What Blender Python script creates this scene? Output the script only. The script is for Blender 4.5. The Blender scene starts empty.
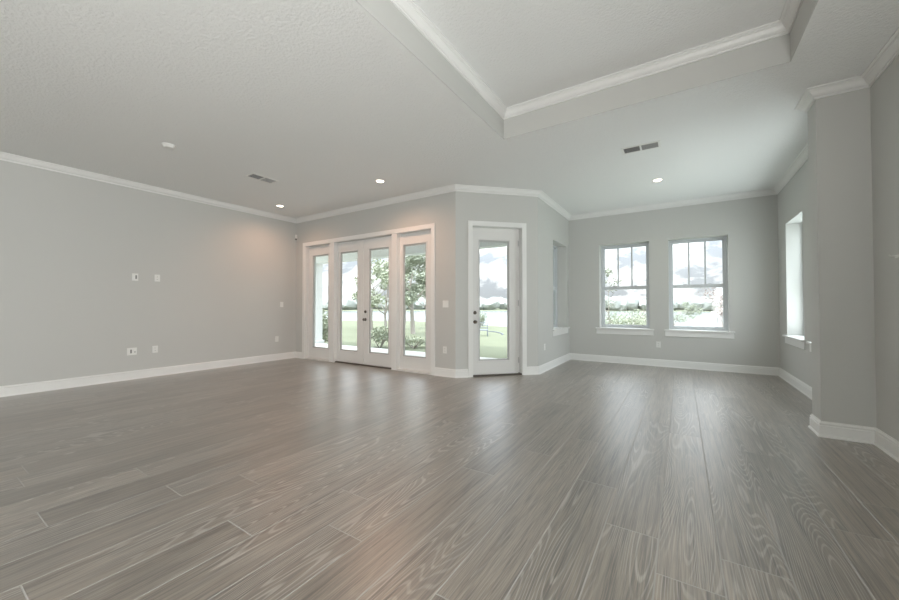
import bpy, bmesh, math, random
from mathutils import Vector, Matrix, noise
random.seed(7)
S = bpy.context.scene
COL = S.collection
PI = math.pi
R = math.radians

# ------------------------------------------------------------------ camera
cd = bpy.data.cameras.new('camera')
cam = bpy.data.objects.new('camera', cd); COL.objects.link(cam)
cd.sensor_fit = 'HORIZONTAL'; cd.sensor_width = 36.0
cd.lens = 36.0 * 360.04 / 899.0
cd.clip_start = 0.05; cd.clip_end = 1000
cam.location = (0, 0, 1.2)
cam.rotation_euler = (R(90 + 0.94), 0, R(32.745))
S.camera = cam

# ------------------------------------------------------------------ exposure
S.view_settings.view_transform = 'Standard'
S.view_settings.look = 'None'
S.view_settings.gamma = 1
S.view_settings.use_curve_mapping = False
S.view_settings.exposure = 0.13
SKY_STRENGTH = 3.0
SUN_STRENGTH = 3.0
FILL_POWER = 190.0
UPWARD_POWER = 195.0
BAY_POWER = 22.0
SILL_FILL_POWER = 42.0
CAN_POWER = 52.0

# ------------------------------------------------------------------ node helpers
class NT:
    def __init__(self, tree):
        self.t = tree; self.n = tree.nodes; self.l = tree.links
    def new(self, typ, **kw):
        nd = self.n.new(typ)
        for k, v in kw.items(): setattr(nd, k, v)
        return nd
    def link(self, a, b): self.l.new(a, b)
    def val(self, sock, v):
        if hasattr(v, 'links'): self.l.new(v, sock)
        else: sock.default_value = v
    def math(self, op, a, b=None, clamp=False):
        nd = self.new('ShaderNodeMath', operation=op); nd.use_clamp = clamp
        self.val(nd.inputs[0], a)
        if b is not None: self.val(nd.inputs[1], b)
        return nd.outputs[0]
    def mix(self, fac, a, b, typ='MIX'):
        nd = self.new('ShaderNodeMix', data_type='RGBA', blend_type=typ)
        self.val(nd.inputs[0], fac); self.val(nd.inputs[6], a); self.val(nd.inputs[7], b)
        return nd.outputs[2]
    def comb(self, x, y, z):
        nd = self.new('ShaderNodeCombineXYZ')
        for i, v in enumerate((x, y, z)): self.val(nd.inputs[i], v)
        return nd.outputs[0]
    def noise(self, vec, scale=5, detail=3, rough=0.5, out=0, dist=0.0):
        nd = self.new('ShaderNodeTexNoise')
        if vec is not None: self.l.new(vec, nd.inputs['Vector'])
        nd.inputs['Scale'].default_value = scale; nd.inputs['Detail'].default_value = detail
        nd.inputs['Roughness'].default_value = rough; nd.inputs['Distortion'].default_value = dist
        return nd.outputs[out]
    def ramp(self, fac, stops, interp='LINEAR'):
        nd = self.new('ShaderNodeValToRGB'); nd.color_ramp.interpolation = interp
        e = nd.color_ramp.elements
        while len(e) < len(stops): e.new(0.5)
        for i, (p, c) in enumerate(stops):
            e[i].position = p; e[i].color = (c, c, c, 1) if not isinstance(c, tuple) else (*c, 1)
        self.val(nd.inputs[0], fac)
        return nd.outputs[0]

def mat(name, col=(.5, .5, .5), rough=.6, metal=0.0, spec=.5, bump=None, var=None):
    m = bpy.data.materials.new(name); m.use_nodes = True
    k = NT(m.node_tree); b = k.n['Principled BSDF']
    b.inputs['Base Color'].default_value = (*col, 1); b.inputs['Roughness'].default_value = rough
    b.inputs['Metallic'].default_value = metal; b.inputs['Specular IOR Level'].default_value = spec
    co = k.new('ShaderNodeTexCoord').outputs['Object']
    if var:
        sc, amt = var
        f = k.noise(co, sc, 3)
        d = tuple(max(0, c * (1 - amt)) for c in col); u = tuple(min(1, c * (1 + amt)) for c in col)
        k.link(k.mix(f, (*d, 1), (*u, 1)), b.inputs['Base Color'])
    if bump:
        sc, st, dist = bump
        bn = k.new('ShaderNodeBump'); bn.inputs['Strength'].default_value = st; bn.inputs['Distance'].default_value = dist
        k.link(k.noise(co, sc, 4, .6), bn.inputs['Height']); k.link(bn.outputs[0], b.inputs['Normal'])
    return m

def emit(name, col, strength):
    m = bpy.data.materials.new(name); m.use_nodes = True
    k = NT(m.node_tree); k.n.remove(k.n['Principled BSDF'])
    e = k.new('ShaderNodeEmission'); e.inputs[0].default_value = (*col, 1); e.inputs[1].default_value = strength
    k.link(e.outputs[0], k.n['Material Output'].inputs[0])
    return m

# ------------------------------------------------------------------ world (cloudy bright sky)
w = bpy.data.worlds.new('sky'); S.world = w; w.use_nodes = True
k = NT(w.node_tree)
co = k.new('ShaderNodeTexCoord').outputs['Generated']
sep = k.new('ShaderNodeSeparateXYZ'); k.link(co, sep.inputs[0])
mp = k.new('ShaderNodeMapping'); k.link(co, mp.inputs[0]); mp.inputs['Scale'].default_value = (1, 1, 1.9)
n1 = k.noise(mp.outputs[0], 11.0, 6, .55, 0, .3)
f = k.ramp(n1, [(.43, 0.0), (.57, 1.0)])
up = k.math('POWER', k.math('MAXIMUM', sep.outputs[2], 0.0), 1.4)
blue = k.mix(up, (.205, .215, .225, 1), (1.5, 1.8, 2.2, 1))
skyc = k.mix(f, blue, k.mix(up, (.52, .52, .52, 1), (2.4, 2.4, 2.4, 1)))
gnd = k.math('LESS_THAN', sep.outputs[2], -0.02)
skyc = k.mix(gnd, skyc, (.30, .31, .27, 1))
bg = k.n['Background']; k.link(skyc, bg.inputs[0]); bg.inputs[1].default_value = SKY_STRENGTH

# ------------------------------------------------------------------ sun (behind the house) and added fill lamps
def lamp(name, typ, loc, rot, energy, col, **kw):
    d = bpy.data.lights.new(name, typ); d.energy = energy; d.color = col
    for a, b in kw.items(): setattr(d, a, b)
    o = bpy.data.objects.new(name, d); COL.objects.link(o); o.location = loc; o.rotation_euler = rot
    return o
lamp('sun', 'SUN', (0, -10, 20), (R(36), 0, R(-22)), SUN_STRENGTH, (1, .97, .92), angle=R(3))
# added unseen fill lamp along the closed right wall behind the camera
lamp('fill_right', 'AREA', (1.28, -2.5, 1.35), (0, R(100), 0), FILL_POWER, (.96, .99, 1.0), shape='RECTANGLE', size=2.2, size_y=3.6)
# second unseen fill lamp there, tilted up to brighten the ceiling
lamp('fill_upward', 'AREA', (1.28, -1.5, 1.0), (0, R(130), 0), UPWARD_POWER, (1.0, .995, .98), shape='RECTANGLE', size=1.6, size_y=4.5)
# lamps added outside the two right bay windows to strengthen their daylight
lamp('bay_fill', 'AREA', (1.80, 5.865, 1.62), (0, R(92), 0), BAY_POWER * 1.4, (.90, .96, 1.0), shape='RECTANGLE', size=1.75, size_y=1.1)
lamp('bay_fill', 'AREA', (1.80, 7.275, 1.62), (0, R(92), 0), BAY_POWER * .75, (.86, .95, 1.0), shape='RECTANGLE', size=1.75, size_y=.9)

# added lamps hidden below the bay sills, standing in for ground bounce
lamp('sill_fill_side', 'AREA', (2.2, 6.6, .35), (0, R(135), 0), SILL_FILL_POWER, (.92, .98, 1.0), shape='RECTANGLE', size=.8, size_y=2.4)
lamp('sill_fill_back', 'AREA', (-.37, 9.05, .30), (R(140), 0, R(180)), SILL_FILL_POWER * .3, (.92, .98, 1.0), shape='RECTANGLE', size=2.6, size_y=.8)

# ------------------------------------------------------------------ materials
M = {}
M['wall'] = mat('wall_paint', (.585, .585, .560), .62, spec=.3, bump=(160, .05, .004), var=(1.2, .012))
M['ceil'] = mat('ceiling_texture', (.86, .87, .855), .8, spec=.2, bump=(42, .9, .010))
M['trim'] = mat('white_trim', (.83, .83, .81), .38, var=(3, .01))
M['door'] = mat('door_paint', (.78, .775, .755), .35, var=(3, .01))
M['vinyl'] = mat('window_vinyl', (.62, .65, .67), .35, var=(5, .01))
M['plate'] = mat('white_plastic', (.82, .82, .79), .35, var=(20, .01))
M['dark'] = mat('dark_slot', (.03, .03, .03), .6, var=(10, .1))
M['grey'] = mat('grey_socket', (.25, .25, .24), .5, var=(10, .1))
M['louvre'] = mat('louvre_metal', (.42, .42, .41), .45, var=(10, .02))
M['bronze'] = mat('dark_nickel', (.16, .14, .12), .3, metal=.9, var=(30, .1))
M['thresh'] = mat('threshold_metal', (.10, .085, .07), .5, var=(20, .1))
M['gasket'] = mat('glazing_bead', (.50, .50, .49), .5, var=(20, .05))
M['lamp'] = emit('lamp_lens', (1, .86, .68), 9.0)
M['ext'] = mat('white_stucco', (.82, .83, .83), .85, bump=(60, .2, .004), var=(2, .03))
M['conc'] = mat('porch_concrete', (.74, .74, .72), .8, var=(2, .05), bump=(80, .1, .003))
M['grass'] = mat('lawn_grass', (.20, .215, .15), .95, spec=.1, bump=(60, .7, .03), var=(.35, .22))
M['bark'] = mat('tree_bark', (.34, .31, .28), .9, bump=(30, .5, .02), var=(8, .2))
M['leaf'] = mat('leaf_green', (.34, .37, .29), .8, spec=.15, var=(3, .35))
M['leafp'] = mat('leaf_pale', (.38, .41, .31), .8, spec=.15, var=(3, .3))
M['leafr'] = mat('leaf_rust', (.34, .28, .26), .8, spec=.15, var=(3, .3))
M['far'] = mat('hazed_far_forest', (.36, .38, .36), 1.0, spec=.05, var=(.06, .28))  # distance haze is put into this pale grey-green
M['blue'] = mat('chair_metal', (.18, .20, .28), .5, var=(20, .1))

m = bpy.data.materials.new('lake_water'); m.use_nodes = True; M['water'] = m
k = NT(m.node_tree); b = k.n['Principled BSDF']
b.inputs['Base Color'].default_value = (.42, .46, .47, 1); b.inputs['Roughness'].default_value = .12
bn = k.new('ShaderNodeBump'); bn.inputs['Strength'].default_value = .25; bn.inputs['Distance'].default_value = .05
k.link(k.noise(k.new('ShaderNodeTexCoord').outputs['Object'], 1.5, 3), bn.inputs['Height']); k.link(bn.outputs[0], b.inputs['Normal'])

m = bpy.data.materials.new('clear_glass'); m.use_nodes = True; M['glass'] = m
k = NT(m.node_tree); k.n.remove(k.n['Principled BSDF'])
tr = k.new('ShaderNodeBsdfTransparent'); tr.inputs[0].default_value = (.95, .965, .96, 1)
gl = k.new('ShaderNodeBsdfGlossy'); gl.inputs['Roughness'].default_value = .02
fr = k.new('ShaderNodeLayerWeight'); fr.inputs[0].default_value = .5
ff = k.math('ADD', k.math('MULTIPLY', k.math('POWER', fr.outputs['Facing'], 5.0), .8), .03)
mx = k.new('ShaderNodeMixShader'); k.link(ff, mx.inputs[0]); k.link(tr.outputs[0], mx.inputs[1]); k.link(gl.outputs[0], mx.inputs[2])
k.link(mx.outputs[0], k.n['Material Output'].inputs[0])

# floor: wide grey-brown planks, staggered, with pale cerused grain
PW, PL, PX = .2545, 2.13, -.108
def floor_material():
    m = bpy.data.materials.new('grey_oak_planks'); m.use_nodes = True
    k = NT(m.node_tree); b = k.n['Principled BSDF']
    co = k.new('ShaderNodeTexCoord').outputs['Object']
    sp = k.new('ShaderNodeSeparateXYZ'); k.link(co, sp.inputs[0]); x, y = sp.outputs[0], sp.outputs[1]
    u = k.math('DIVIDE', k.math('SUBTRACT', x, PX), PW)
    row = k.math('FLOOR', u); fu = k.math('SUBTRACT', u, row)
    offs = {0: 1.88, -1: .03, 1: .02, 2: 1.70, 3: .64, -2: .47, -12: .48, -8: 1.04, -7: 1.62, -6: 1.32, -3: 1.25, -4: .75, -5: .2, 4: 1.1}
    rr = random.Random(3); stops = []
    for i in range(32):
        o = offs.get(i - 24, rr.random() * PL); stops.append((i / 32.0, o / PL))
    rm = k.math('DIVIDE', k.math('ADD', k.math('FLOORED_MODULO', k.math('ADD', row, 24.0), 32.0), .5), 32.0)
    off = k.ramp(rm, stops, 'CONSTANT')
    v = k.math('SUBTRACT', k.math('DIVIDE', y, PL), off)
    idx = k.math('FLOOR', v); fv = k.math('SUBTRACT', v, idx)
    wn = k.new('ShaderNodeTexWhiteNoise', noise_dimensions='2D'); k.link(k.comb(row, idx, 0.0), wn.inputs['Vector'])
    rnd = wn.outputs['Value']; rc = k.new('ShaderNodeSeparateColor'); k.link(wn.outputs['Color'], rc.inputs[0])
    sx = k.math('ADD', x, k.math('MULTIPLY', rnd, 37.0)); sy = k.math('ADD', y, k.math('MULTIPLY', rc.outputs[1], 91.0))
    # fine straight grain
    g1 = k.noise(k.comb(k.math('MULTIPLY', sx, 170.0), k.math('MULTIPLY', sy, 3.4), rnd), 1, 4, .65)
    g1b = k.noise(k.comb(k.math('MULTIPLY', sx, 34.0), k.math('MULTIPLY', sy, 1.1), rnd), 1, 3, .55)
    # cathedral grain: contour lines of a stretched noise
    c = k.noise(k.comb(k.math('MULTIPLY', sx, 4.6), k.math('MULTIPLY', sy, .42), rnd), 1, 1.0, .35, 0, 0.0)
    cf = k.math('FRACT', k.math('MULTIPLY', c, 46.0))
    ring = k.math('MULTIPLY', k.math('ABSOLUTE', k.math('SUBTRACT', cf, .5)), 2.0)
    ringl = k.ramp(ring, [(0, 0.0), (.60, .05), (.85, 1.0)])
    pm = k.ramp(rc.outputs[2], [(.25, .1), (.35, 1.0)])
    msk = k.ramp(k.noise(k.comb(k.math('MULTIPLY', sx, 2.2), k.math('MULTIPLY', sy, .9), 3.3), 1, 2), [(.40, .0), (.52, 1.0)])
    brk = k.ramp(g1, [(.32, .25), (.6, 1.0)])
    ringl = k.math('MULTIPLY', k.math('MULTIPLY', k.math('MULTIPLY', ringl, msk), brk), pm)
    base = k.mix(k.ramp(g1b, [(.30, 0.0), (.66, 1.0)]), (.052, .045, .039, 1), (.205, .180, .155, 1))
    base = k.mix(k.ramp(g1, [(.42, 0.0), (.62, .55)]), base, (.40, .33, .252, 1))
    tone = k.math('ADD', k.math('MULTIPLY', rc.outputs[0], .34), .84)
    tn = k.new('ShaderNodeMix', data_type='RGBA', blend_type='MULTIPLY'); tn.inputs[0].default_value = 1
    k.link(base, tn.inputs[6]); k.link(k.comb(tone, tone, tone), tn.inputs[7]); base = tn.outputs[2]
    base = k.mix(k.math('MULTIPLY', ringl, .75), base, (.48, .45, .41, 1))
    # seams: light caught by the bevels is put into a pale colour
    du = k.math('MULTIPLY', k.math('MINIMUM', fu, k.math('SUBTRACT', 1.0, fu)), PW)
    dv = k.math('MULTIPLY', k.math('MINIMUM', fv, k.math('SUBTRACT', 1.0, fv)), PL)
    d = k.math('MINIMUM', du, dv)
    seam = k.ramp(k.math('DIVIDE', d, .0042), [(0.0, 1.0), (.6, .9), (1.0, 0.0)])
    base = k.mix(k.math('MULTIPLY', seam, .9), base, (.50, .49, .47, 1))
    k.link(base, b.inputs['Base Color'])
    h = k.math('ADD', k.math('MULTIPLY', k.math('SUBTRACT', 1.0, seam), 1.0), k.math('MULTIPLY', g1, .10))
    h = k.math('ADD', h, k.math('MULTIPLY', ringl, .05))
    bn = k.new('ShaderNodeBump'); bn.inputs['Strength'].default_value = .8; bn.inputs['Distance'].default_value = .0016
    k.link(h, bn.inputs['Height']); k.link(bn.outputs[0], b.inputs['Normal'])
    k.link(k.math('ADD', k.math('MULTIPLY', g1, .12), .31), b.inputs['Roughness'])
    k.link(k.math('SUBTRACT', 1.0, k.math('MULTIPLY', seam, .95)), b.inputs['Specular IOR Level'])
    k.link(k.math('MULTIPLY', k.math('SUBTRACT', 1.0, seam), 1.0), b.inputs['Coat Weight']); b.inputs['Coat Roughness'].default_value = .36; b.inputs['Coat IOR'].default_value = 1.7; k.link(bn.outputs[0], b.inputs['Coat Normal'])
    return m
M['floor'] = floor_material()

# ------------------------------------------------------------------ mesh helpers
class Fr:
    """a wall's own frame: a along it, b into the room, z up"""
    def __init__(s, O, t, n): s.O = Vector((O[0], O[1], 0)); s.t = Vector((t[0], t[1], 0)); s.n = Vector((n[0], n[1], 0))
    def P(s, a, b, z): return s.O + s.t * a + s.n * b + Vector((0, 0, z))
W0 = Fr((0, 0), (1, 0), (0, 1))

def box(bm, fr, a0, a1, b0, b1, z0, z1, bev=0.0):
    vs = [bm.verts.new(fr.P(a, b, z)) for z in (z0, z1) for b in (b0, b1) for a in (a0, a1)]
    fs = [(0, 1, 3, 2), (4, 6, 7, 5), (0, 4, 5, 1), (1, 5, 7, 3), (3, 7, 6, 2), (2, 6, 4, 0)]
    F = [bm.faces.new([vs[i] for i in f]) for f in fs]
    bmesh.ops.recalc_face_normals(bm, faces=F)
    if bev:
        bmesh.ops.bevel(bm, geom=list({e for f in F for e in f.edges}), offset=bev, segments=2, affect='EDGES', profile=.5)
def B(): return bmesh.new()
def link(name, bm, m, parent=None, smooth=False, origin=None):
    me = bpy.data.meshes.new(name)
    if origin is not None: bmesh.ops.translate(bm, verts=bm.verts, vec=-Vector(origin))
    bm.to_mesh(me); bm.free()
    if smooth:
        for p in me.polygons: p.use_smooth = True
    me.materials.append(M[m] if isinstance(m, str) else m)
    o = bpy.data.objects.new(name, me); COL.objects.link(o)
    if origin is not None: o.location = origin
    if parent is not None: o.parent = parent
    return o
def tag(o, label=None, cat=None, group=None, kind=None):
    if label: o['label'] = label
    if cat: o['category'] = cat
    if group: o['group'] = group
    if kind: o['kind'] = kind
    return o
def struct(name, bm, m, label=None): return tag(link(name, bm, m), label, None, None, 'structure')
def empty(name, loc=(0, 0, 0), rot=0.0):
    o = bpy.data.objects.new(name, None); COL.objects.link(o); o.location = loc; o.rotation_euler = (0, 0, rot); o.empty_display_size = .1
    return o
def copy_tree(o, parent=None):
    c = o.copy(); COL.objects.link(c)
    if parent is not None: c.parent = parent
    for ch in list(o.children): copy_tree(ch, c)
    return c
def tube(bm, pts, rads, n=8, cap=True):
    rings = []
    for i, p in enumerate(pts):
        p = Vector(p); a = Vector(pts[max(0, i - 1)]); c = Vector(pts[min(len(pts) - 1, i + 1)])
        d = (c - a).normalized(); q = d.to_track_quat('Z', 'Y')
        rings.append([bm.verts.new(p + q @ Vector((math.cos(2 * PI * j / n) * rads[i], math.sin(2 * PI * j / n) * rads[i], 0))) for j in range(n)])
    for r0, r1 in zip(rings, rings[1:]):
        for j in range(n): bm.faces.new((r0[j], r0[(j + 1) % n], r1[(j + 1) % n], r1[j]))
    if cap: bm.faces.new(rings[0][::-1]); bm.faces.new(rings[-1])
def lathe(bm, prof, n=24, mtx=Matrix()):
    rings = []
    for r, z in prof:
        rings.append([bm.verts.new(mtx @ Vector((r * math.cos(2 * PI * j / n), r * math.sin(2 * PI * j / n), z))) for j in range(n)])
    for r0, r1 in zip(rings, rings[1:]):
        for j in range(n): bm.faces.new((r0[j], r0[(j + 1) % n], r1[(j + 1) % n], r1[j]))
    bm.faces.new(rings[0][::-1]); bm.faces.new(rings[-1])
    bmesh.ops.recalc_face_normals(bm, faces=bm.faces[:])

# ------------------------------------------------------------------ room plan
XL, YA, XB, XC, YD, XR = -7.55, 5.122, -3.1745, -2.118, 8.28, 1.42
YC = YA + (XC - XB)
XS, YS0, YS1 = 1.075, 4.652, 4.914     # wall stub at the right
YR = -4.6
H, HT = 3.22, 3.55
TX0, TX1, TY0, TY1 = -1.79, .778, -1.4, 4.0
TH = .30
r2 = math.sqrt(.5)
fL = Fr((XL, YR), (0, 1), (1, 0))
fF = Fr((0, YA), (1, 0), (0, -1))          # a = world x
fD = Fr((XB, YA), (r2, r2), (r2, -r2))
fA = Fr((XC, 0), (0, 1), (1, 0))           # a = world y
fB = Fr((0, YD), (1, 0), (0, -1))
fR = Fr((XR, 0), (0, 1), (-1, 0))          # a = world y
fK = Fr((0, YR), (1, 0), (0, 1))

def wall(name, fr, a0, a1, opens=(), z1=3.24, th=TH, label=None):
    As = sorted({a0, a1, *[v for o in opens for v in o[:2]]}); Zs = sorted({0.0, z1, *[v for o in opens for v in o[2:]]})
    bm = B()
    V = {}
    def vv(i, j, b): 
        key = (i, j, b)
        if key not in V: V[key] = bm.verts.new(fr.P(As[i], b, Zs[j]))
        return V[key]
    solid = lambda i, j: 0 <= i < len(As) - 1 and 0 <= j < len(Zs) - 1 and not any(o[0] <= (As[i] + As[i + 1]) / 2 <= o[1] and o[2] <= (Zs[j] + Zs[j + 1]) / 2 <= o[3] for o in opens)
    for i in range(len(As) - 1):
        for j in range(len(Zs) - 1):
            if not solid(i, j): continue
            for b in (0, -th): bm.faces.new((vv(i, j, b), vv(i + 1, j, b), vv(i + 1, j + 1, b), vv(i, j + 1, b)))
            if not solid(i - 1, j): bm.faces.new((vv(i, j, 0), vv(i, j + 1, 0), vv(i, j + 1, -th), vv(i, j, -th)))
            if not solid(i + 1, j): bm.faces.new((vv(i + 1, j, 0), vv(i + 1, j + 1, 0), vv(i + 1, j + 1, -th), vv(i + 1, j, -th)))
            if not solid(i, j - 1): bm.faces.new((vv(i, j, 0), vv(i + 1, j, 0), vv(i + 1, j, -th), vv(i, j, -th)))
            if not solid(i, j + 1): bm.faces.new((vv(i, j + 1, 0), vv(i + 1, j + 1, 0), vv(i + 1, j + 1, -th), vv(i, j + 1, -th)))
    bmesh.ops.recalc_face_normals(bm, faces=bm.faces[:])
    return struct(name, bm, 'wall', label)

WZ0, WZ1 = .735, 2.512
FD0, FD1, FDZ = -7.235, -3.635, 2.60
DD0, DD1 = .262, 1.226
BW = [(-1.478, -.536), (-.203, .737)]
LW = (7.075, 8.06)
RW = [(6.80, 7.75), (5.30, 6.43)]
wall('wall_left', fL, 0, YA - YR + TH, label='long light grey left wall')
wall('wall_patio', fF, XL - TH, XB, [(FD0, FD1, 0.0, FDZ)], label='grey wall around the patio doors')
wall('wall_corner', fD, 0, (YC - YA) / r2, [(DD0, DD1, 0.0, FDZ)], label='angled grey wall around the single glass door')
wall('wall_bay_left', fA, YC, YD + TH, [(LW[0], LW[1], WZ0, WZ1)], label='short grey left side wall of the window bay')
wall('wall_bay_back', fB, XC - TH, XR + TH, [(a, c, WZ0, WZ1) for a, c in BW], label='grey back wall with two windows')
wall('wall_right', fR, YR - TH, YD + TH, [(RW[0][0], RW[0][1], WZ0, WZ1), (RW[1][0], RW[1][1], WZ0, WZ1)], label='grey right wall')
wall('wall_rear', fK, XL - TH, XR + TH, label='grey wall behind the camera')
bm = B(); box(bm, W0, XS, XR, YS0, YS1, 0, 3.24); struct('wall_stub', bm, 'wall', 'grey wall stub projecting at the right')

bm = B(); box(bm, W0, XL - TH, XR + TH, YR - TH, YD + TH, -.2, 0)
struct('floor', bm, 'floor', 'grey-brown wide wood plank floor')
# the floor slab must not fill the porch: it is cut to the room outline
fl = bpy.data.objects['floor']
bm = bmesh.new()
out = [(XL - .02, YR), (XL - .02, YA + .28), (XB - .05, YA + .28), (XC - .28, YC + .12), (XC - .28, YD + .1), (XR + .1, YD + .1), (XR + .1, YR)]
lo = [bm.verts.new((x, y, -.2)) for x, y in out]; hi = [bm.verts.new((x, y, 0)) for x, y in out]
bm.faces.new(hi); bm.faces.new(lo[::-1])
for i in range(len(out)): j = (i + 1) % len(out); bm.faces.new((lo[i], lo[j], hi[j], hi[i]))
bmesh.ops.recalc_face_normals(bm, faces=bm.faces[:]); bm.to_mesh(fl.data); bm.free()

# ceiling with a raised tray
bm = B()
e = .1
q = .004
box(bm, W0, XL - e, TX0 - q, YR - e, YA + e, H, H + .02)
box(bm, W0, TX1 + q, XR + e, YR - e, YA + e, H, H + .02)
box(bm, W0, TX0 - q, TX1 + q, TY1 + q, YA + e, H, H + .02)
box(bm, W0, TX0 - q, TX1 + q, YR - e, TY0 - q, H, H + .02)
box(bm, W0, XB - .3, XR + e, YA + e, YD + e, H, H + .02)
struct('ceiling', bm, 'ceil', 'textured off-white ceiling')
bm = B(); box(bm, W0, TX0 - .1, TX1 + .1, TY0 - .1, TY1 + .1, HT, HT + .05); struct('ceiling_tray', bm, 'ceil', 'raised centre of the tray ceiling')
bm = B()
box(bm, W0, TX0 - .004, TX0, TY0 - .004, TY1 + .004, H, HT); box(bm, W0, TX1, TX1 + .004, TY0 - .004, TY1 + .004, H, HT)
box(bm, W0, TX0, TX1, TY1, TY1 + .004, H, HT); box(bm, W0, TX0, TX1, TY0 - .004, TY0, H, HT)
struct('wall_tray', bm, 'wall', 'grey painted upstand of the tray ceiling')

# swept mouldings
def path_normals(pts, side):
    ns = []
    for p, q in zip(pts, pts[1:]):
        d = Vector((q[0] - p[0], q[1] - p[1])).normalized(); ns.append(Vector((d.y, -d.x)) * side)
    return ns
def sweep_seg(name, pts, ns, i, prof, z, m='trim', e0=0.0, e1=0.0):
    """segment i of the path, mitred to its neighbours; e0/e1 cut back its ends"""
    def mit(j, own):
        if j <= 0 or j >= len(pts) - 1: return own
        a, b_ = ns[j - 1], ns[j]; return (a + b_) / (1 + a.dot(b_))
    own = ns[i]; d = (Vector(pts[i + 1]) - Vector(pts[i])).normalized()
    m0 = own if e0 else mit(i, own); m1 = own if e1 else mit(i + 1, own)
    A = Vector(pts[i]) + d * e0; C = Vector(pts[i + 1]) - d * e1
    bm = B()
    r0 = [bm.verts.new((A.x + m0.x * b_, A.y + m0.y * b_, z + h)) for b_, h in prof]
    r1 = [bm.verts.new((C.x + m1.x * b_, C.y + m1.y * b_, z + h)) for b_, h in prof]
    n = len(prof)
    for j in range(n): bm.faces.new((r0[j], r0[(j + 1) % n], r1[(j + 1) % n], r1[j]))
    bm.faces.new(r0[::-1]); bm.faces.new(r1)
    bmesh.ops.recalc_face_normals(bm, faces=bm.faces[:])
    return struct(name, bm, m)
CROWN = [(0, -.092), (.013, -.092), (.015, -.088), (.015, -.078), (.009, -.076), (.009, -.072), (.019, -.069), (.034, -.056), (.045, -.040), (.049, -.030), (.055, -.026), (.060, -.026), (.060, -.018), (.066, -.015), (.072, -.013), (.078, -.012), (.078, 0), (0, 0)]
BASE = [(0, 0), (.028, 0), (.028, .009), (.024, .017), (.017, .020), (.017, .104), (.012, .107), (.012, .112), (.015, .116), (.015, .124), (.010, .130), (.006, .134), (.006, .142), (0, .142)]
room = [(XL, YR), (XL, YA), (XB, YA), (XC, YC), (XC, YD), (XR, YD), (XR, YS1), (XS, YS1), (XS, YS0), (XR, YS0), (XR, YR)]
ns = path_normals(room, 1)
names = ['left', 'patio', 'corner', 'bay_left', 'bay_back', 'bay_right', 'stub_back', 'stub_end', 'stub_front', 'right']
tn = 1
for i, nm in enumerate(names):
    o = sweep_seg('trim_%d' % tn, room, ns, i, CROWN, H); o['label'] = 'white crown moulding, %s side' % nm.replace('_', ' '); tn += 1
    if nm == 'patio':
        sweep_seg('baseboard_patio', room, ns, i, BASE, 0, e1=XB - FD0 + .046)
        o = sweep_seg('baseboard_patio_end', room, ns, i, BASE, 0, e0=FD1 + .046 - XL)
    elif nm == 'corner':
        Ld = (YC - YA) / r2
        sweep_seg('baseboard_corner', room, ns, i, BASE, 0, e1=Ld - DD0 + .046)
        sweep_seg('baseboard_corner_end', room, ns, i, BASE, 0, e0=DD1 + .046)
    else:
        sweep_seg('baseboard_' + nm, room, ns, i, BASE, 0)
tray = [(TX0, TY0), (TX0, TY1), (TX1, TY1), (TX1, TY0), (TX0, TY0), (TX0, TY1)]
tns = path_normals(tray, 1)
for i in range(4):
    sweep_seg('trim_%d' % tn, tray, tns, i, [(b_ * 1.0, h) for b_, h in CROWN] if i else CROWN, HT)['label'] = 'white crown moulding inside the tray ceiling'; tn += 1

# ------------------------------------------------------------------ doors
def lite_panel(parent, fr, a0, a1, z0, z1, g, bf, thick, name='door_panel'):
    """a glazed leaf with a sunk moulding around its glass; g=(ga0,ga1,gz0,gz1)"""
    bm = B(); ga0, ga1, gz0, gz1 = g
    box(bm, fr, a0, ga0, bf - thick, bf, z0, z1); box(bm, fr, ga1, a1, bf - thick, bf, z0, z1)
    box(bm, fr, ga0, ga1, bf - thick, bf, z0, gz0); box(bm, fr, ga0, ga1, bf - thick, bf, gz1, z1)
    leaf = link(name, bm, 'door', parent)
    bm = B(); t = .026
    for q in ((ga0, ga0 + t, gz0, gz1), (ga1 - t, ga1, gz0, gz1), (ga0 + t, ga1 - t, gz0, gz0 + t), (ga0 + t, ga1 - t, gz1 - t, gz1)):
        box(bm, fr, q[0], q[1], bf - thick + .008, bf - .010, q[2], q[3], .002)
    link('glazing_bead', bm, 'gasket', leaf)
    # raised lite frame on the face
    bm = B(); t = .022
    for q in ((ga0 - t, ga0, gz0 - t, gz1 + t), (ga1, ga1 + t, gz0 - t, gz1 + t), (ga0, ga1, gz0 - t, gz0), (ga0, ga1, gz1, gz1 + t)):
        box(bm, fr, q[0], q[1], bf, bf + .008, q[2], q[3], .002)
    link('lite_frame', bm, 'door', leaf)
    bm = B(); box(bm, fr, ga0 + .012, ga1 - .012, bf - thick / 2 - .003, bf - thick / 2 + .003, gz0 + .012, gz1 - .012)
    link('glass', bm, 'glass', leaf)
    return leaf
def casing(parent, fr, a0, a1, z1, wd, t=.019):
    bm = B()
    for x0, x1 in ((a0, a0 + wd), (a1 - wd, a1)):
        box(bm, fr, x0, x1, 0, t, 0, z1 - wd, .003)
    box(bm, fr, a0, a1, 0, t, z1 - wd, z1, .003)
    return link('casing', bm, 'trim', parent)
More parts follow.
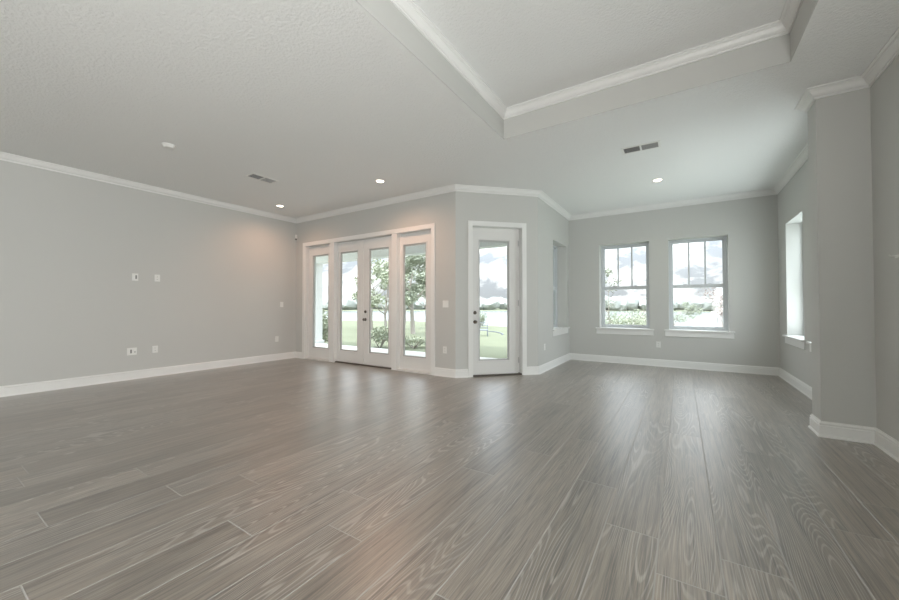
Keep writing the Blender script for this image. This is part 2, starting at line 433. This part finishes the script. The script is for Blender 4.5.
def hardware(parent, fr, a, bf):
    for z, nm in ((1.083, 'deadbolt'), (.926, 'knob')):
        mt = Matrix.Translation(fr.P(a, bf, z)) @ fr.n.to_track_quat('Z', 'Y').to_matrix().to_4x4()
        bm = B()
        if nm == 'knob':
            lathe(bm, [(.031, 0), (.031, .006), (.026, .010), (.011, .014), (.010, .032), (.020, .038), (.027, .048), (.027, .058), (.018, .067), (.004, .069)], 20, mt)
            link('knob', bm, 'bronze', parent, True)
        else:
            lathe(bm, [(.030, 0), (.030, .008), (.026, .014), (.006, .015)], 20, mt)
            db = link('deadbolt', bm, 'bronze', parent, True)
            bm = B(); box(bm, fr, a - .018, a + .018, bf + .014, bf + .028, z - .005, z + .005, .002); link('thumb_turn', bm, 'bronze', db)

d1 = tag(empty('door_1', (-5.43, YA, 0)), 'white double patio door between two tall glazed sidelights', kind='structure')
def adopt(root):
    root_loc = root.location.copy()
    bpy.context.view_layer.update()
    for ch in root.children: ch.location = ch.location - root_loc
casing(d1, fF, -7.285, -3.588, 2.640, .082)
bm = B()   # jambs and mullions
for a0, a1, bf in ((-7.205, -7.185, .0), (-3.69, -3.668, .0)): box(bm, fF, FD0, FD0 + .05, -.24, 0, 0, FDZ) if a0 < -5 else box(bm, fF, FD1 - .05, FD1, -.24, 0, 0, FDZ)
box(bm, fF, FD0 + .05, FD1 - .05, -.24, 0, 2.555, FDZ)
box(bm, fF, FD0 + .05, FD1 - .05, -.16, -.10, 2.49, 2.555)
link('jamb', bm, 'door', d1)
for a0, a1 in ((-6.363, -6.215), (-4.585, -4.459)):
    bm = B(); box(bm, fF, a0, a1, -.16, .012, 0, 2.556, .003); link('mullion', bm, 'trim', d1)
GZ = (.2555, 2.343)
lite_panel(d1, fF, FD0 + .05, -6.33, .03, 2.505, (-7.053, -6.5, *GZ), -.08, .045, 'sidelight')
lite_panel(d1, fF, -4.53, FD1 - .05, .03, 2.505, (-4.384, -3.841, *GZ), -.08, .045, 'sidelight')
lite_panel(d1, fF, -6.285, -5.433, .022, 2.545, (-6.124, -5.59, *GZ), -.08, .045, 'door_panel')
p = lite_panel(d1, fF, -5.427, -4.57, .022, 2.545, (-5.27, -4.732, *GZ), -.08, .045, 'door_panel')
hardware(p, fF, -5.362, -.08)
bm = B(); box(bm, fF, -5.448, -5.412, -.08, -.066, .03, 2.54, .002); link('astragal', bm, 'door', d1)
bm = B(); box(bm, fF, -6.22, -4.58, -.2, -.03, 0, .022, .003); link('threshold', bm, 'thresh', d1)
bm = B(); box(bm, fF, FD0 + .05, -6.36, -.15, .012, 0, .03, .003); box(bm, fF, -4.46, FD1 - .05, -.15, .012, 0, .03, .003); link('sidelight_sill', bm, 'door', d1)
adopt(d1)

d2 = tag(empty('door_2', fD.P(.74, 0, 0)), 'white single full-glass door in the angled wall', kind='structure')
casing(d2, fD, .217, 1.271, 2.645, .082)
bm = B(); box(bm, fD, DD0, DD0 + .02, -.24, 0, 0, FDZ); box(bm, fD, DD1 - .032, DD1, -.24, 0, 0, FDZ); box(bm, fD, DD0 + .02, DD1 - .032, -.24, 0, 2.562, FDZ)
box(bm, fD, 1.158, DD1 - .032, -.16, -.126, 0, 2.56)
link('jamb', bm, 'trim', d2)
p = lite_panel(d2, fD, .284, 1.150, .022, 2.548, (.425, .985, *GZ), -.08, .045, 'door_panel')
hardware(p, fD, .362, -.08)
bm = B(); box(bm, fD, DD0 + .02, DD1 - .03, -.2, -.02, 0, .022, .003); link('threshold', bm, 'thresh', d2)
for z in (.25, 1.25, 2.3):
    bm = B(); tube(bm, [fD.P(1.156, -.074, z - .05), fD.P(1.156, -.074, z + .05)], [.007, .007], 10); link('hinge', bm, 'gasket', d2)
adopt(d2)

# ------------------------------------------------------------------ windows
def window(n, fr, a0, a1, label, stool=(.078, .078), sb=-.20):
    r = tag(empty('window_%d' % n, fr.P((a0 + a1) / 2, 0, WZ0)), label, kind='structure')
    bm = B()
    fw = .042; o0, o1 = sb - .09, sb
    box(bm, fr, a0, a0 + fw, o0, o1, WZ0, WZ1, .003); box(bm, fr, a1 - fw, a1, o0, o1, WZ0, WZ1, .003)
    box(bm, fr, a0 + fw, a1 - fw, o0, o1, WZ0, WZ0 + .03, .003); box(bm, fr, a0 + fw, a1 - fw, o0, o1, WZ1 - fw, WZ1, .003)
    link('window_frame', bm, 'vinyl', r)
    zm = 1.585
    def sash(nm, z0, z1, b0, b1, bot, top, muntins):
        bm = B(); s = .030; x0, x1 = a0 + fw, a1 - fw
        box(bm, fr, x0, x0 + s, b0, b1, z0, z1, .003); box(bm, fr, x1 - s, x1, b0, b1, z0, z1, .003)
        box(bm, fr, x0 + s, x1 - s, b0, b1, z0, z0 + bot, .003); box(bm, fr, x0 + s, x1 - s, b0, b1, z1 - top, z1, .003)
        so = link(nm, bm, 'vinyl', r)
        if muntins:
            bm = B()
            for q in (1, 2):
                xm = x0 + s + (x1 - x0 - 2 * s) * q / 3
                box(bm, fr, xm - .015, xm + .015, (b0 + b1) / 2 - .008, (b0 + b1) / 2 + .008, z0 + bot, z1 - top, .002)
            link('muntins', bm, 'vinyl', so)
        bm = B(); box(bm, fr, x0 + s, x1 - s, (b0 + b1) / 2 - .002, (b0 + b1) / 2 + .002, z0 + bot, z1 - top); link('glass', bm, 'glass', so)
        return so
    sash('upper_sash', zm - .032, WZ1 - fw, sb - .075, sb - .045, .056, .022, True)
    lo = sash('lower_sash', WZ0 + .03, zm + .034, sb - .040, sb - .008, .034, .064, False)
    bm = B(); am = (a0 + a1) / 2
    for q in (-.2, .2): box(bm, fr, am + q - .03, am + q + .03, sb - .030, sb - .004, zm + .033, zm + .047, .003)
    link('sash_lock', bm, 'vinyl', lo)
    bm = B(); box(bm, fr, a0 - stool[0], a1 + stool[1], 0, .048, WZ0 - .026, WZ0, .005); box(bm, fr, a0 + .001, a1 - .001, sb, .001, WZ0 - .020, WZ0 + .001)
    st = link('window_stool', bm, 'trim', r)
    bm = B(); box(bm, fr, a0 - stool[0] + .012, a1 + stool[1] - .012, 0, .017, .605, WZ0 - .026, .003); link('apron', bm, 'trim', st)
    adopt(r)
    return r
window(1, fB, BW[0][0], BW[0][1], 'left of the two windows in the back wall')
window(2, fB, BW[1][0], BW[1][1], 'right of the two windows in the back wall')
window(3, fA, LW[0], LW[1], 'window in the left side of the bay, seen edge-on')
window(4, fR, RW[0][0], RW[0][1], 'window in the right side of the bay, seen edge-on')
window(5, fR, RW[1][0], RW[1][1], 'window mostly hidden by the wall stub')

# ------------------------------------------------------------------ small fittings
def plate(name, fr, a, z, w_, label, cat, kind, group=None):
    t = tag(empty(name, fr.P(a, 0, z)), label, cat, group)
    h = .118
    bm = B(); box(bm, fr, a - w_ / 2, a + w_ / 2, 0, .007, z - h / 2, z + h / 2, .003); link('cover_plate', bm, 'plate', t)
    def ins(m, nm, a0, a1, z0, z1, b1=.009):
        bm = B(); box(bm, fr, a0, a1, .004, b1, z0, z1, .0015); return link(nm, bm, m, t)
    if kind == 'outlet':
        for s in (-1, 1):
            i = ins('plate', 'socket', a - .017, a + .017, z + s * .020 - .014, z + s * .020 + .014)
            for q in (-.006, .006):
                bm = B(); box(bm, fr, a + q - .0015, a + q + .0015, .008, .0096, z + s * .02 - .006, z + s * .02 + .006); link('slot', bm, 'dark', i)
    elif kind == 'rocker':
        n = 2 if w_ > .1 else 1
        for q in range(n):
            c = a + (q - (n - 1) / 2) * .046; ins('plate', 'rocker', c - .016, c + .016, z - .033, z + .033, .011)
    elif kind == 'media':
        c = a + (.012 if w_ < .1 else -.012)
        ins('grey', 'port', c - .011, c + .011, z - .030, z + .030, .0085)
        if w_ > .1: ins('grey', 'port', a + .030, a + .046, z - .020, z - .004, .0085)
    adopt(t)
    return t
a_ = lambda y: y - YR
plate('media_plate', fL, a_(2.178), 1.674, .080, 'single white wall plate with a dark port, upper part of left wall', 'wall plate', 'media')
plate('wall_outlet', fL, a_(2.475), 1.676, .078, 'upper white outlet beside the dark-ported plate high on the left wall', 'outlet', 'outlet')
plate('media_plate', fL, a_(2.150), .457, .125, 'wide double white plate with dark ports low on the left wall', 'wall plate', 'media')
plate('wall_outlet', fL, a_(2.458), .462, .078, 'white outlet low on left wall beside the wide double plate', 'outlet', 'outlet')
plate('light_switch', fL, a_(4.765), 1.232, .078, 'single white light switch at the far end of the left wall', 'light switch', 'rocker')
plate('wall_outlet', fL, a_(4.655), .466, .078, 'small white outlet near the far end of the left wall', 'outlet', 'outlet')
plate('light_switch', fF, -3.372, 1.233, .118, 'double rocker light switch between patio doors and wall corner', 'light switch', 'rocker')
plate('wall_outlet', fF, -3.385, .451, .078, 'white outlet between patio doors and wall corner, under the double switch', 'outlet', 'outlet')
plate('wall_outlet', fB, -.385, .432, .078, 'white outlet on the back wall between the two windows', 'outlet', 'outlet')
plate('wall_outlet', fA, 6.525, .445, .078, 'white outlet on the short bay wall right of the single door', 'outlet', 'outlet')

# motion sensor high in the corner
t = tag(empty('motion_sensor', (XL + .02, YA - .02, 2.79)), 'small white motion sensor high in the corner left of patio doors', 'motion sensor')
fC = Fr((XL, YA), (r2, r2), (r2, -r2))
bm = B(); box(bm, fC, -.022, .022, .005, .055, 2.765, 2.855, .006); link('sensor_body', bm, 'plate', t)
bm = B(); box(bm, fC, -.016, .016, .02, .058, 2.735, 2.765, .004); link('sensor_lens', bm, 'thresh', t)
adopt(t)

# hook / rail end cut off by the right edge of the picture
t = tag(empty('wall_hook', (XR, 4.24, 1.59)), 'short white wall hook on the right wall at the picture edge', 'wall hook')
bm = B(); box(bm, fR, 4.15, 4.265, 0, .006, 1.575, 1.598, .002); link('hook_plate', bm, 'plate', t)
bm = B(); tube(bm, [(XR - .004, 4.23, 1.588), (XR - .04, 4.23, 1.588), (XR - .046, 4.23, 1.600)], [.005, .005, .004], 8); link('hook_arm', bm, 'plate', t)
adopt(t)

# recessed ceiling lights
def can_light():
    t = empty('recessed_light')
    bm = B(); lathe(bm, [(.082, 0), (.082, -.005), (.076, -.009), (.062, -.006), (.056, .0), (.056, .0005)], 32); bmesh.ops.delete(bm, geom=[f for f in bm.faces if len(f.verts) > 4], context='FACES')
    link('trim_ring', bm, 'trim', t, True)
    bm = B(); lathe(bm, [(.0575, -.006), (.0575, -.003)], 32); link('lamp_lens', bm, 'lamp', t)
    return t
can0 = can_light()
cans = [(-6.79, 4.234, 'recessed ceiling light nearest the left wall', (1, .55, .35), .7), (-4.078, 4.263, 'recessed ceiling light in front of the patio doors', (1, .55, .35), 1.1),
        (-.30, 6.637, 'recessed ceiling light in the window bay', (1, .84, .66), .35)]
for i, (x, y, lb, c, s) in enumerate(cans):
    o = can0 if i == 0 else copy_tree(can0)
    o.location = (x, y, H - .0005); tag(o, lb, 'ceiling light', 'recessed ceiling lights')
    l = lamp('lamp_light', 'SPOT', (x, y, H - .03), (0, 0, 0), CAN_POWER * s, c, spot_size=R(165), spot_blend=1.0, shadow_soft_size=.05)

# ceiling air vents
def vent(name, cx, cy, lx, ly, along, label):
    t = tag(empty(name, (cx, cy, H)), label, 'air vent')
    f = Fr((cx, cy), (1, 0), (0, 1)) if along == 'x' else Fr((cx, cy), (0, 1), (-1, 0))
    L, Wd = lx / 2, ly / 2; b_ = .028
    bm = B(); box(bm, f, -L, L, -Wd, -Wd + b_, H - .008, H - .0005, .002); box(bm, f, -L, L, Wd - b_, Wd, H - .008, H - .0005, .002)
    box(bm, f, -L, -L + b_, -Wd + b_, Wd - b_, H - .008, H - .0005, .002); box(bm, f, L - b_, L, -Wd + b_, Wd - b_, H - .008, H - .0005, .002)
    box(bm, f, -.010, .010, -Wd + b_, Wd - b_, H - .010, H - .0005, .001)
    link('vent_frame', bm, 'plate', t)
    bm = B(); box(bm, f, -L + b_, L - b_, -Wd + b_, Wd - b_, H - .0020, H - .0005); link('duct_backing', bm, 'dark', t)
    bm = B(); n = 5
    for sgn in (-1, 1):
        x0, x1 = (-L + b_, -.010) if sgn < 0 else (.010, L - b_)
        for i in range(n):
            c = -Wd + b_ + (i + .5) * (2 * Wd - 2 * b_) / n
            vs = [bm.verts.new(f.P(a, bb, z)) for a in (x0, x1) for bb, z in ((c - .004, H - .0022), (c + sgn * .004 - .0, H - .010), (c + sgn * .004 + .002, H - .010), (c - .002, H - .0022))]
            for q in range(4): bm.faces.new((vs[q], vs[(q + 1) % 4], vs[4 + (q + 1) % 4], vs[4 + q]))
    link('louvres', bm, 'louvre', t)
    adopt(t)
vent('ceiling_vent', -5.56, 3.16, .43, .24, 'y', 'dark-slotted white air vent in the ceiling near the left wall')
vent('ceiling_vent', -.415, 5.155, .44, .22, 'x', 'white air vent in the ceiling between tray and bay')

# smoke detector
t = tag(empty('smoke_detector', (-5.40, 1.87, H)), 'round white smoke detector on the ceiling left of the tray', 'smoke detector')
bm = B(); lathe(bm, [(.072, 0), (.072, -.014), (.062, -.017)], 32, Matrix.Translation((0, 0, 0))); link('mounting_base', bm, 'plate', t, False)
bm = B(); lathe(bm, [(.060, -.017), (.058, -.030), (.045, -.038), (.012, -.040)], 32); link('detector_cover', bm, 'plate', t, False)

# ------------------------------------------------------------------ outdoors: porch, lawn, lake, trees
def prism(pts, z0, z1):
    bm = B(); lo = [bm.verts.new((x, y, z0)) for x, y in pts]; hi = [bm.verts.new((x, y, z1)) for x, y in pts]
    bm.faces.new(hi); bm.faces.new(lo[::-1])
    for i in range(len(pts)): j = (i + 1) % len(pts); bm.faces.new((lo[i], lo[j], hi[j], hi[i]))
    bmesh.ops.recalc_face_normals(bm, faces=bm.faces[:]); return bm
def porch_plan(y1): return [(-13.5, YA + TH), (XB - .12, YA + TH), (XC - TH, YC + .12), (XC - TH, y1), (-13.5, y1)]
bm = prism(porch_plan(7.72), -.25, -.03); struct('patio_slab', bm, 'conc', 'pale concrete porch floor')
bm = prism(porch_plan(7.58), 2.86, 2.92); struct('porch_ceiling', bm, 'ext', 'white porch ceiling')
bm = B(); box(bm, W0, -13.5, XC - TH, 7.58, 7.86, 2.60, 3.1); struct('porch_beam', bm, 'ext', 'white beam along the porch edge')
bm = B(); box(bm, W0, -10.40, -10.12, 7.58, 7.86, -.2, 2.6); box(bm, W0, -10.45, -10.07, 7.53, 7.91, -.2, .06, .01); struct('porch_column', bm, 'ext', 'square white porch column')
bm = B(); box(bm, W0, XL - 1.2, XR + 1.0, YR - 1.2, YD + .8, 3.72, 3.85); struct('roof', bm, 'ext', 'unseen flat roof added over the room to block the sun')  # out-of-view slab added to keep the sun off the room

shore = [(-140, 10), (-60, 17), (-40, 21), (-27, 25.5), (-22, 27.5), (-16, 26.2), (-11.6, 24.2), (-7, 22), (-3, 18.5), (1, 15.5), (6, 14), (14, 13), (40, 12), (140, 8)]
bm = B()
near = [bm.verts.new((x, -30, -.25)) for x, y in shore]; far_ = [bm.verts.new((x, y, -.27)) for x, y in shore]
bot = [bm.verts.new((x, y + .4, -.7)) for x, y in shore]
for i in range(len(shore) - 1):
    bm.faces.new((near[i], near[i + 1], far_[i + 1], far_[i])); bm.faces.new((far_[i], far_[i + 1], bot[i + 1], bot[i]))
struct('lawn', bm, 'grass', 'pale green lawn running down to the lake')
bm = B(); box(bm, W0, -260, 260, 5, 260, -.6, -.34); struct('lake', bm, 'water', 'pale lake beyond the lawn')
bm = B()
N = 60
v0 = []; v1 = []
for i in range(N + 1):
    an = R(-70 + 160 * i / N) ; d = 112 + 8 * noise.noise(Vector((i * .3, 0, 0)))
    v0.append(bm.verts.new((-math.sin(an) * d, math.cos(an) * d, -.33))); v1.append(bm.verts.new((-math.sin(an) * 240, math.cos(an) * 240, 3.0)))
for i in range(N): bm.faces.new((v0[i], v0[i + 1], v1[i + 1], v1[i]))
struct('far_shore', bm, 'grass', 'land across the lake')

def blob_leaves(bm, c, r, n, s, rnd):
    for _ in range(n):
        while True:
            p = Vector((rnd.uniform(-1, 1), rnd.uniform(-1, 1), rnd.uniform(-1, 1)))
            if .15 < p.length < 1: break
        p = Vector((c[0] + p.x * r[0], c[1] + p.y * r[1], c[2] + p.z * r[2]))
        q = Vector((rnd.gauss(0, 1), rnd.gauss(0, 1), rnd.gauss(0, 1))).normalized(); u_ = q.orthogonal().normalized(); v_ = q.cross(u_)
        k_ = s * rnd.uniform(.6, 1.3)
        bm.faces.new([bm.verts.new(p + u_ * k_), bm.verts.new(p + v_ * k_ * .5), bm.verts.new(p - u_ * k_), bm.verts.new(p - v_ * k_ * .5)])
# forest across the lake
bm = B(); rnd = random.Random(11)
for i in range(330):
    an = R(-48 + 132 * i / 330 + rnd.uniform(-.3, .3)); d = 118 + rnd.uniform(0, 26)
    hh = (3.4 + 1.6 * noise.noise(Vector((i * .06, 5, 0))) + rnd.uniform(-.5, .6)) * (d / 118)
    c = Vector((-math.sin(an) * d, math.cos(an) * d, hh * .45)); rr_ = rnd.uniform(1.6, 3.0)
    mt = Matrix.Translation(c) @ Matrix.Diagonal((rr_, rr_, hh * .58, 1))
    g = bmesh.ops.create_icosphere(bm, subdivisions=2, radius=1, matrix=mt)
    for v in g['verts']: v.co += Vector((noise.noise(v.co * .9), noise.noise(v.co * .9 + Vector((9, 0, 0))), noise.noise(v.co * .9 + Vector((0, 9, 0))))) * .7
o = link('far_treeline', bm, 'far'); tag(o, 'hazy line of trees across the lake', 'treeline', None, 'stuff')

def tree(name, x, y, h, crown, n, s, m, label, cat='tree', tr=.05, z0=-.27, trunk_h=None, branches=5, seed=1, group=None):
    rnd = random.Random(seed)
    t = tag(empty(name, (x, y, z0)), label, cat, group)
    bm = B(); th_ = trunk_h or h * .75
    pts = [Vector((0, 0, -.05))]; p = Vector((0, 0, 0)); lean = Vector((rnd.uniform(-.05, .05), rnd.uniform(-.05, .05), 0))
    for i in range(1, 6):
        p = Vector((lean.x * i + rnd.uniform(-.02, .02) * h, lean.y * i + rnd.uniform(-.02, .02) * h, th_ * i / 5)); pts.append(p)
    tube(bm, pts, [tr * (1 - .8 * i / 5) for i in range(6)], 7)
    for bq in range(branches):
        f0 = rnd.uniform(.35, .95); i = int(f0 * 5); a = pts[i].lerp(pts[min(5, i + 1)], f0 * 5 - i); an = rnd.uniform(0, 2 * PI); L = crown * rnd.uniform(.5, .95)
        e1 = a + Vector((math.cos(an) * L * .5, math.sin(an) * L * .5, L * .35)); e2 = a + Vector((math.cos(an) * L, math.sin(an) * L, L * .85))
        tube(bm, [a, e1, e2], [tr * .4, tr * .25, tr * .08], 5)
    link('trunk', bm, 'bark', t)
    bm = B(); nb = 9
    for q in range(nb):
        an = rnd.uniform(0, 2 * PI); rr_ = crown * rnd.uniform(.1, .7); zc = h - (h - (h - th_) * 0 - th_ * .35) * rnd.uniform(.05, .75)
        br = crown * rnd.uniform(.28, .5)
        blob_leaves(bm, (math.cos(an) * rr_, math.sin(an) * rr_, zc), (br, br, br * .75), n // nb, s, rnd)
    link('foliage', bm, m, t)
    return t
def shrub(x, y, h, w_, m, label, seed, n=700, s=.05, group=None, z0=-.27):
    rnd = random.Random(seed); t = tag(empty('shrub', (x, y, z0)), label, 'shrub', group)
    bm = B()
    for q in range(7):
        an = rnd.uniform(0, 2 * PI); tube(bm, [(0, 0, -.03), (math.cos(an) * w_ * .2, math.sin(an) * w_ * .2, h * .5), (math.cos(an) * w_ * .4, math.sin(an) * w_ * .4, h * .85)], [.02, .012, .004], 5)
    link('stems', bm, 'bark', t)
    bm = B()
    for q in range(6): blob_leaves(bm, (rnd.uniform(-.3, .3) * w_, rnd.uniform(-.3, .3) * w_, h * rnd.uniform(.3, .8)), (w_ * .28, w_ * .28, h * .28), n // 6, s, rnd)
    link('foliage', bm, m, t)
    return t

CY, SY, SP, CP = math.cos(R(32.745)), math.sin(R(32.745)), 0, 0
def ground(px, depth):          # a spot on the ground given by its bearing from the door side and its distance
    u = (px - 449.5) / 360.04; return (-SY * depth + CY * u * depth, CY * depth + SY * u * depth)
x, y = ground(413, 19); tree('tree', x, y, 4.3, 1.1, 2600, .09, 'leaf', 'tall pale-trunked tree seen through the right sidelight', tr=.14, seed=3)
x, y = ground(403, 23); tree('tree', x, y, 4.4, 1.4, 2200, .10, 'leaf', 'dark-leaved tree at the left edge of the right sidelight view', tr=.12, seed=5)
x, y = ground(427, 28.5); tree('tree', x, y, 4.6, 1.3, 2200, .10, 'leaf', 'dark-leaved tree at the right edge of the right sidelight view', tr=.12, seed=8)
x, y = ground(386, 17); tree('tree', x, y, 3.6, 1.2, 2200, .08, 'leafp', 'light green tree seen through the right-hand patio door', tr=.08, seed=12)
x, y = ground(372, 22); tree('tree', x, y, 4.1, 1.3, 1500, .08, 'leafp', 'thin-leaved tree at the left side of the right patio door view', tr=.07, seed=15)
x, y = ground(322, 13.5); shrub(x, y, 1.35, 1.1, 'leafp', 'light green shrub just past the porch column', 21, 900, .07, z0=-.26)
x, y = ground(380, 12.5); shrub(x, y, .75, 1.2, 'leafp', 'low pale shrub seen low in the right-hand patio door', 22, 700, .05, z0=-.26)
x, y = ground(414, 12.5); shrub(x, y, .42, 1.6, 'leafp', 'low pale hedge plant seen low in the right sidelight', 23, 700, .05, z0=-.26)
x, y = ground(480, 24); shrub(x, y, 1.15, .9, 'leaf', 'small dark shrub at the lake edge seen by the single door handle', 24, 500, .06)
# bay window views
x, y = ground(691.5, 15.0); tree('sapling', x, y, 1.75, .42, 900, .035, 'leaf', 'small round sapling in the right back window', tr=.018, trunk_h=1.25, seed=31)
x, y = ground(716, 13.6); tree('sapling', x, y, 2.4, .75, 420, .035, 'leafr', 'sparse reddish sapling at the right of the right back window', tr=.02, trunk_h=2.0, branches=9, seed=33)
x, y = ground(722, 19.5); tree('tree', x, y, 2.2, 1.2, 1500, .06, 'leafr', 'reddish tree by the lake in the right back window', tr=.05, seed=35)
x, y = ground(607, 12.5); tree('sapling', x, y, 2.9, .5, 420, .045, 'leaf', 'slender leafy sapling at the left of the left back window', tr=.025, trunk_h=2.3, branches=8, seed=37)
for i, (px, dd, hh, ww, mm, lb) in enumerate(((609, 14, .85, 1.0, 'leaf', 'dark shrub at the lower left of the left back window'), (624, 15, 1.15, 1.6, 'leafp', 'broad pale shrub in the middle of the left back window'),
        (640, 16.5, 1.35, 1.5, 'leafp', 'pale green shrub at the right of the left back window'), (617, 18, 1.45, 2.0, 'leaf', 'taller shrub behind in the left back window'), (646, 18.5, 1.3, 1.6, 'leafr', 'reddish shrub behind at the right of the left back window'),
        (674, 27, 1.3, 1.2, 'leaf', 'small bush on the shore at the left of the right back window'))):
    x, y = ground(px, dd); shrub(x, y, hh, ww, mm, lb, 40 + i, 1000, .045)

# garden chair on the lawn, hose beside it
x, y = ground(483.5, 17.6)
t = tag(empty('garden_chair', (x, y, -.26), .5), 'small blue-grey metal garden chair out on the lawn', 'garden chair')
bm = B(); box(bm, W0, -.2, .2, -.2, .2, .27, .30, .006); link('seat', bm, 'blue', t)
bm = B()
for q in (-.2, .2): tube(bm, [(q, .2, .28), (q, .27, .62)], [.014, .014], 6)
for q in (.38, .5, .62): tube(bm, [(-.2, .22 + (q - .3) * .15, q), (.2, .22 + (q - .3) * .15, q)], [.012, .012], 6)
link('backrest', bm, 'blue', t)
for qx in (-.18, .18):
    for qy in (-.18, .18):
        bm = B(); tube(bm, [(qx * 1.1, qy * 1.1, 0), (qx, qy, .28)], [.014, .014], 6); link('leg', bm, 'blue', t)
bm = B(); pts = []
for px, dd in ((488, 20.5), (492, 20.2), (497, 19.8), (501, 19), (503, 18.4), (501.5, 18.0)):
    x, y = ground(px, dd); pts.append((x, y, -.235))
tube(bm, pts, [.02] * len(pts), 6); tag(link('garden_hose', bm, 'blue'), 'thin dark garden hose lying on the lawn beside the garden chair', 'garden hose')
